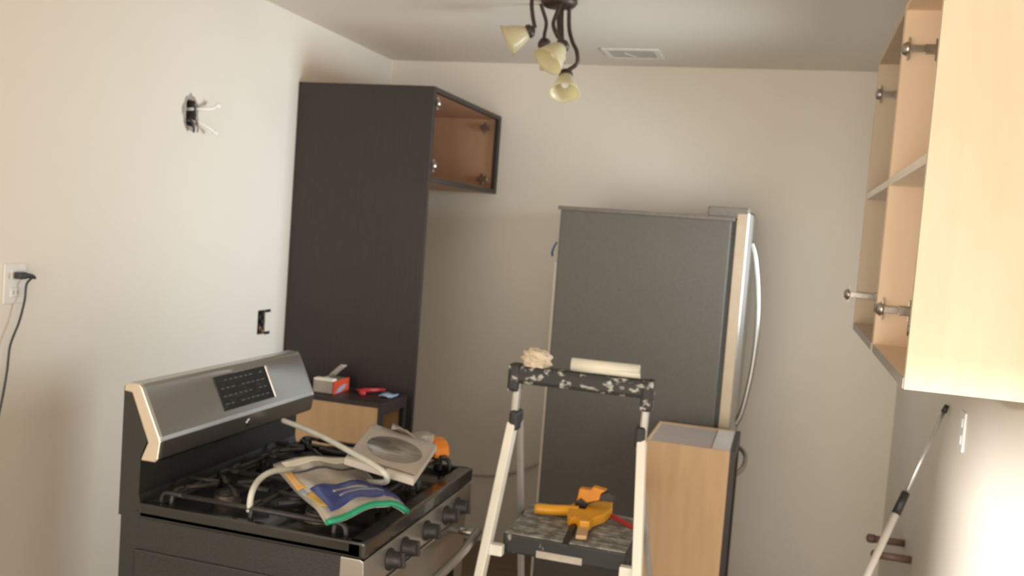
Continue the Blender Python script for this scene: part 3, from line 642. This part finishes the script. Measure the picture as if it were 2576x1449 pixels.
for z, d in ((.52, .17), (.27, .20)):
    a, b_ = on(ft[-1], jt[-1], z), on(ft[1], jt[1], z)
    q = obj('step', bx(a.x + .014, b_.x - .014, a.y - .03, a.y + d - .03, z - .03, z, bev=.006), 'tray_speckle', st)
for z in (.35,):
    a, b_ = on(rt[-1], jt[-1] + Vector((0, .028, 0)), z), on(rt[1], jt[1] + Vector((0, .028, 0)), z)
    obj('rear_brace', tube(nb(), [a, b_], .009, 8), 'grey_tube', st)
# on the top bar
bm = nb(); bmesh.ops.create_icosphere(bm, subdivisions=4, radius=1)
for v in bm.verts:
    n = v.co.normalized(); k = 1 + .16 * math.sin(7 * n.x + 2) * math.sin(6 * n.y + 1) + .12 * math.sin(11 * n.z + 5 * n.x) + .08 * math.sin(17 * n.y - 9 * n.z)
    v.co = Vector((1.397 + .041 * k * n.x, 2.676 + .032 * k * n.y, max(1.2405, 1.262 + .034 * k * n.z)))
for f in bm.faces: f.smooth = True
tag(obj('crumpled_rag', bm, 'plaster', origin=(1.397, 2.676, 1.24)), 'crumpled cream plaster-stained rag on the stool top bar', 'rag')
c = thing('paper_roll', 'white roll of paper lying along the stool top bar', 'roll', (1.60, 2.68, 1.24))
rl = [Vector((1.505, 2.672, 1.2610)), Vector((1.57, 2.674, 1.2610)), Vector((1.64, 2.676, 1.2610)), Vector((1.706, 2.678, 1.2610))]
bm = nb(); ax = (rl[-1] - rl[0]).normalized()
lathe(bm, [(.0195, 0), (.0195, (rl[-1] - rl[0]).length), (.013, (rl[-1] - rl[0]).length), (.013, 0)], rl[0], ax, 28, closed=True); obj('roll_body', bm, 'paper_white', c)
bm = nb(); sheet(bm, [[Vector((1.512 + .2 * j / 4, 2.6765 - .0205 * math.cos(a_) - .0, 1.2610 - .0205 * math.sin(a_))) for j in range(5)] for a_ in [.1 + .22 * i for i in range(6)]], .0012); obj('loose_edge', bm, 'paper_white', c)

# ------------------------------------------------------------------ clamp and red pencil on the platform
cl = thing('bar_clamp', 'yellow and black bar clamp lying on the stool platform', 'clamp', (1.53, 2.75, PZ))
def ztop(pts, z, zb, m, name, parent, bev=.004, label=None):
    P = [at(a, b_, z=z) for a, b_ in pts]
    return obj(name, prism(nb(), [(p.x, p.y) for p in P], (0, 0, zb), X, Y, Z, z - zb, bev=bev), m, parent, label)
z1, z0 = PZ + .034, PZ + .0035
hd = [at(a, b_, z=PZ + .022) for a, b_ in ((1345, 1279), (1390, 1283), (1425, 1284), (1455, 1287))]
bm = nb(); tube(bm, hd, [.0155, .0165, .0165, .018], 12, 4); obj('handle', bm, 'clamp_yellow', cl, 'yellow handle')
ztop([(1430, 1272), (1446, 1262), (1450, 1276), (1472, 1280), (1482, 1262), (1542, 1258), (1541, 1276), (1522, 1292), (1494, 1302), (1484, 1312), (1459, 1310), (1448, 1300), (1436, 1303), (1428, 1294)], z1, z0, 'clamp_yellow', 'body', cl, .005, 'yellow clamp body')
ztop([(1459, 1300), (1487, 1300), (1476, 1348), (1448, 1346)], PZ + .016, z0, 'clamp_pad', 'pad', cl, .003, 'tan pad')
bm = nb(); p0, p1 = at(1452, 1296, z=PZ + .012), at(1420, 1372, z=PZ + .012); p1.z = p0.z = PZ + .0105; p2 = p0 + (p0 - p1).normalized() * .16
beam(bm, p1, p2, .018, .008, X, .001); obj('bar', bm, 'dark_bar', cl, 'dark steel bar')
hy = 2.835
P = [at(a, b_, y=hy) for a, b_ in ((1453, 1258), (1460, 1226), (1488, 1230), (1494, 1222), (1527, 1232), (1513, 1240), (1510, 1256), (1478, 1262), (1464, 1250))]
obj('jaw', prism(nb(), [(p.x, p.z) for p in P], (0, hy - .016, 0), X, Z, Y, .032, bev=.004), 'clamp_orange', cl, 'orange-yellow jaw head')
P = [at(a, b_, y=hy) for a, b_ in ((1509, 1243), (1530, 1236), (1546, 1248), (1544, 1262), (1510, 1258))]
obj('jaw_pad', prism(nb(), [(p.x, p.z) for p in P], (0, hy - .013, 0), X, Z, Y, .026, bev=.003), 'black_plastic', cl, 'black jaw pad')
P = [at(a, b_, y=hy) for a, b_ in ((1440, 1290), (1452, 1254), (1466, 1252), (1500, 1260), (1478, 1268), (1470, 1292))]
obj('jaw_neck', prism(nb(), [(p.x, max(p.z, PZ + .002)) for p in P], (0, hy - .012, 0), X, Z, Y, .024, bev=.002), 'black_plastic', cl, 'black neck')
a_, b_ = at(1532, 1293, z=PZ + .010), at(1600, 1330, z=PZ + .010)
bm = nb(); beam(bm, a_, b_, .010, .014, Z, .003); tag(obj('carpenter_pencil', bm, 'red_plastic', origin=a_), 'flat red carpenter pencil on the stool platform beside the clamp', 'pencil')

# ------------------------------------------------------------------ ceiling light and vent
cf = Vector((1.217, 3.30, CH))
lf = thing('ceiling_light', 'bronze ceiling light with tilted cream glass shades', 'ceiling light', cf)
obj('canopy', lathe(nb(), [(.066, 0), (.067, -.012), (.055, -.026), (.02, -.034)], cf, Z, 28), 'bronze', lf, 'dark bronze canopy')
obj('stem', tube(nb(), [(1.222, 3.30, 2.46), (1.226, 3.30, 2.40), (1.236, 3.295, 2.335)], [.014, .013, .012], 10, 4), 'bronze', lf)
def arm_shade(pts, holder, axis, size=1.):
    a = obj('arm', tube(nb(), pts, .0075, 8, 6), 'bronze', lf)
    az = Vector(axis).normalized(); h = Vector(holder)
    obj('shade_holder', lathe(nb(), [(.006, -.012), (.022, .0), (.026, .012), (.014, .026)], h, az, 16), 'bronze', a)
    k = size; o_ = [(.020, .010), (.027, .020), (.036, .038), (.044, .058), (.050, .076), (.058, .092)]
    pr = [(r * k, z * k) for r, z in o_] + [((r - .003) * k, z * k) for r, z in o_[::-1]]
    obj('glass_shade', lathe(nb(), pr, h + az * .006, az, 28, closed=True), 'frosted_glass', a, 'cream frosted glass shade')
    bm = nb(); bmesh.ops.create_uvsphere(bm, u_segments=16, v_segments=10, radius=.017, matrix=Matrix.Translation(h + az * .052))
    for f in bm.faces: f.smooth = True
    obj('bulb', bm, 'bulb_white', a)
A = lambda px, py, y: tuple(at(px, py, y=y))
arm_shade([(1.185, 3.27, 2.468), A(1350, -12, 3.24), A(1338, 2, 3.22), A(1340, 40, 3.22), A(1346, 70, 3.22)], A(1338, 76, 3.22), (-.78, -.22, -.42), 1.0)
arm_shade([(1.20, 3.33, 2.465), A(1362, 5, 3.36), A(1374, 55, 3.38), A(1370, 85, 3.38), A(1368, 104, 3.38)], A(1366, 104, 3.38), (.25, .55, -.62), .95)
arm_shade([(1.236, 3.25, 2.46), A(1398, 40, 3.22), A(1392, 62, 3.20), A(1402, 90, 3.18), A(1418, 108, 3.18)], A(1420, 110, 3.18), (-.42, -.50, -.72), 1.0)
arm_shade([(1.255, 3.30, 2.46), A(1432, 70, 3.30), A(1440, 105, 3.28), A(1451, 130, 3.26), A(1451, 160, 3.26), A(1430, 176, 3.26)], A(1424, 182, 3.26), (.12, -.45, -.80), .95)

vx0, vx1, vy0, vy1 = 1.205, 1.465, 4.135, 4.355
v = thing('ceiling_vent', 'white rectangular air vent in the ceiling near the back wall', 'vent', ((vx0 + vx1) / 2, (vy0 + vy1) / 2, CH))
fb = nb(); z0, z1 = CH - .008, CH - .0005; t = .026
box(fb, vx0, vx1, vy0, vy0 + t, z0, z1, .002); box(fb, vx0, vx1, vy1 - t, vy1, z0, z1, .002); box(fb, vx0, vx0 + t, vy0 + t, vy1 - t, z0, z1); box(fb, vx1 - t, vx1, vy0 + t, vy1 - t, z0, z1)
obj('frame', fb, 'vent_paint', v); obj('backing', bx(vx0 + t, vx1 - t, vy0 + t, vy1 - t, CH - .002, CH - .0004), 'box_grey', v)
for k in range(9):
    yy = vy0 + t + .010 + k * .0185
    bm = nb(); obox(bm, ((vx0 + vx1) / 2, yy, CH - .006), X, Vector((0, .8, .35)).normalized(), Vector((0, -.35, .8)).normalized(), (vx1 - vx0) / 2 - t, .006, .0007); obj('slat', bm, 'vent_paint', v)
bm = nb(); beam(bm, ((vx0 + vx1) / 2 - .03, vy0 + .05, CH - .012), ((vx0 + vx1) / 2 + .01, vy0 + .14, CH - .012), .006, .003); obj('damper_lever', bm, 'plate_white', v)

# ------------------------------------------------------------------ right wall: plate, pole, pipe stubs
c = thing('wall_plate', 'white outlet plate on the right wall under the wall cabinets', 'outlet', (RX1, 2.955, 1.10))
obj('cover_plate', bx(RX1 - .007, RX1 - .0005, 2.918, 2.990, 1.100, 1.214, bev=.002), 'plate_white', c)
for z in (1.132, 1.182): obj('socket', bx(RX1 - .010, RX1 - .006, 2.938, 2.970, z - .014, z + .014, bev=.003), 'plate_white', c)
pt_, pm_ = Vector((2.612, 3.20, 1.180)), at(2180, 1449, y=3.0); dr_ = (pm_ - pt_); pf_ = pt_ + dr_ * ((.006 - pt_.z) / dr_.z)
c = thing('extension_pole', 'pale telescopic paint pole leaning against the right wall', 'pole', pf_)
jn = pt_ + (pf_ - pt_) * .245
obj('outer_tube', tube(nb(), [pf_, jn], .0115, 14), 'pole_white', c); obj('inner_tube', tube(nb(), [jn, pt_], .0058, 12), 'pole_alu', c)
obj('collar', tube(nb(), [jn - (pt_ - pf_).normalized() * .045, jn + (pt_ - pf_).normalized() * .03], [.0135, .0125], 14), 'black_plastic', c, 'black locking collar')
obj('tip', tube(nb(), [pt_ - (pt_ - pf_).normalized() * .012, pt_ + (pt_ - pf_).normalized() * .012 + Vector((0, 0, 0))], [.0095, .0075], 12), 'black_plastic', c, 'dark end cap')
for y, w_ in ((3.85, 'farther'), (3.65, 'nearer')):
    c = thing('pipe_stub', 'capped brown copper pipe stub in the right wall, the %s of two' % w_, 'pipe', (RX1, y, .54), 'pipe stubs low on the right wall')
    x0 = 2.49
    obj('pipe', tube(nb(), [(RX1 - .001, y, .54), (x0 + .02, y, .54)], .014, 14), 'copper_pipe', c)
    obj('cap', lathe(nb(), [(.017, 0), (.0175, .022), (.013, .030), (.004, .033)], (x0 + .028, y, .54), -X, 14), 'copper_pipe', c)
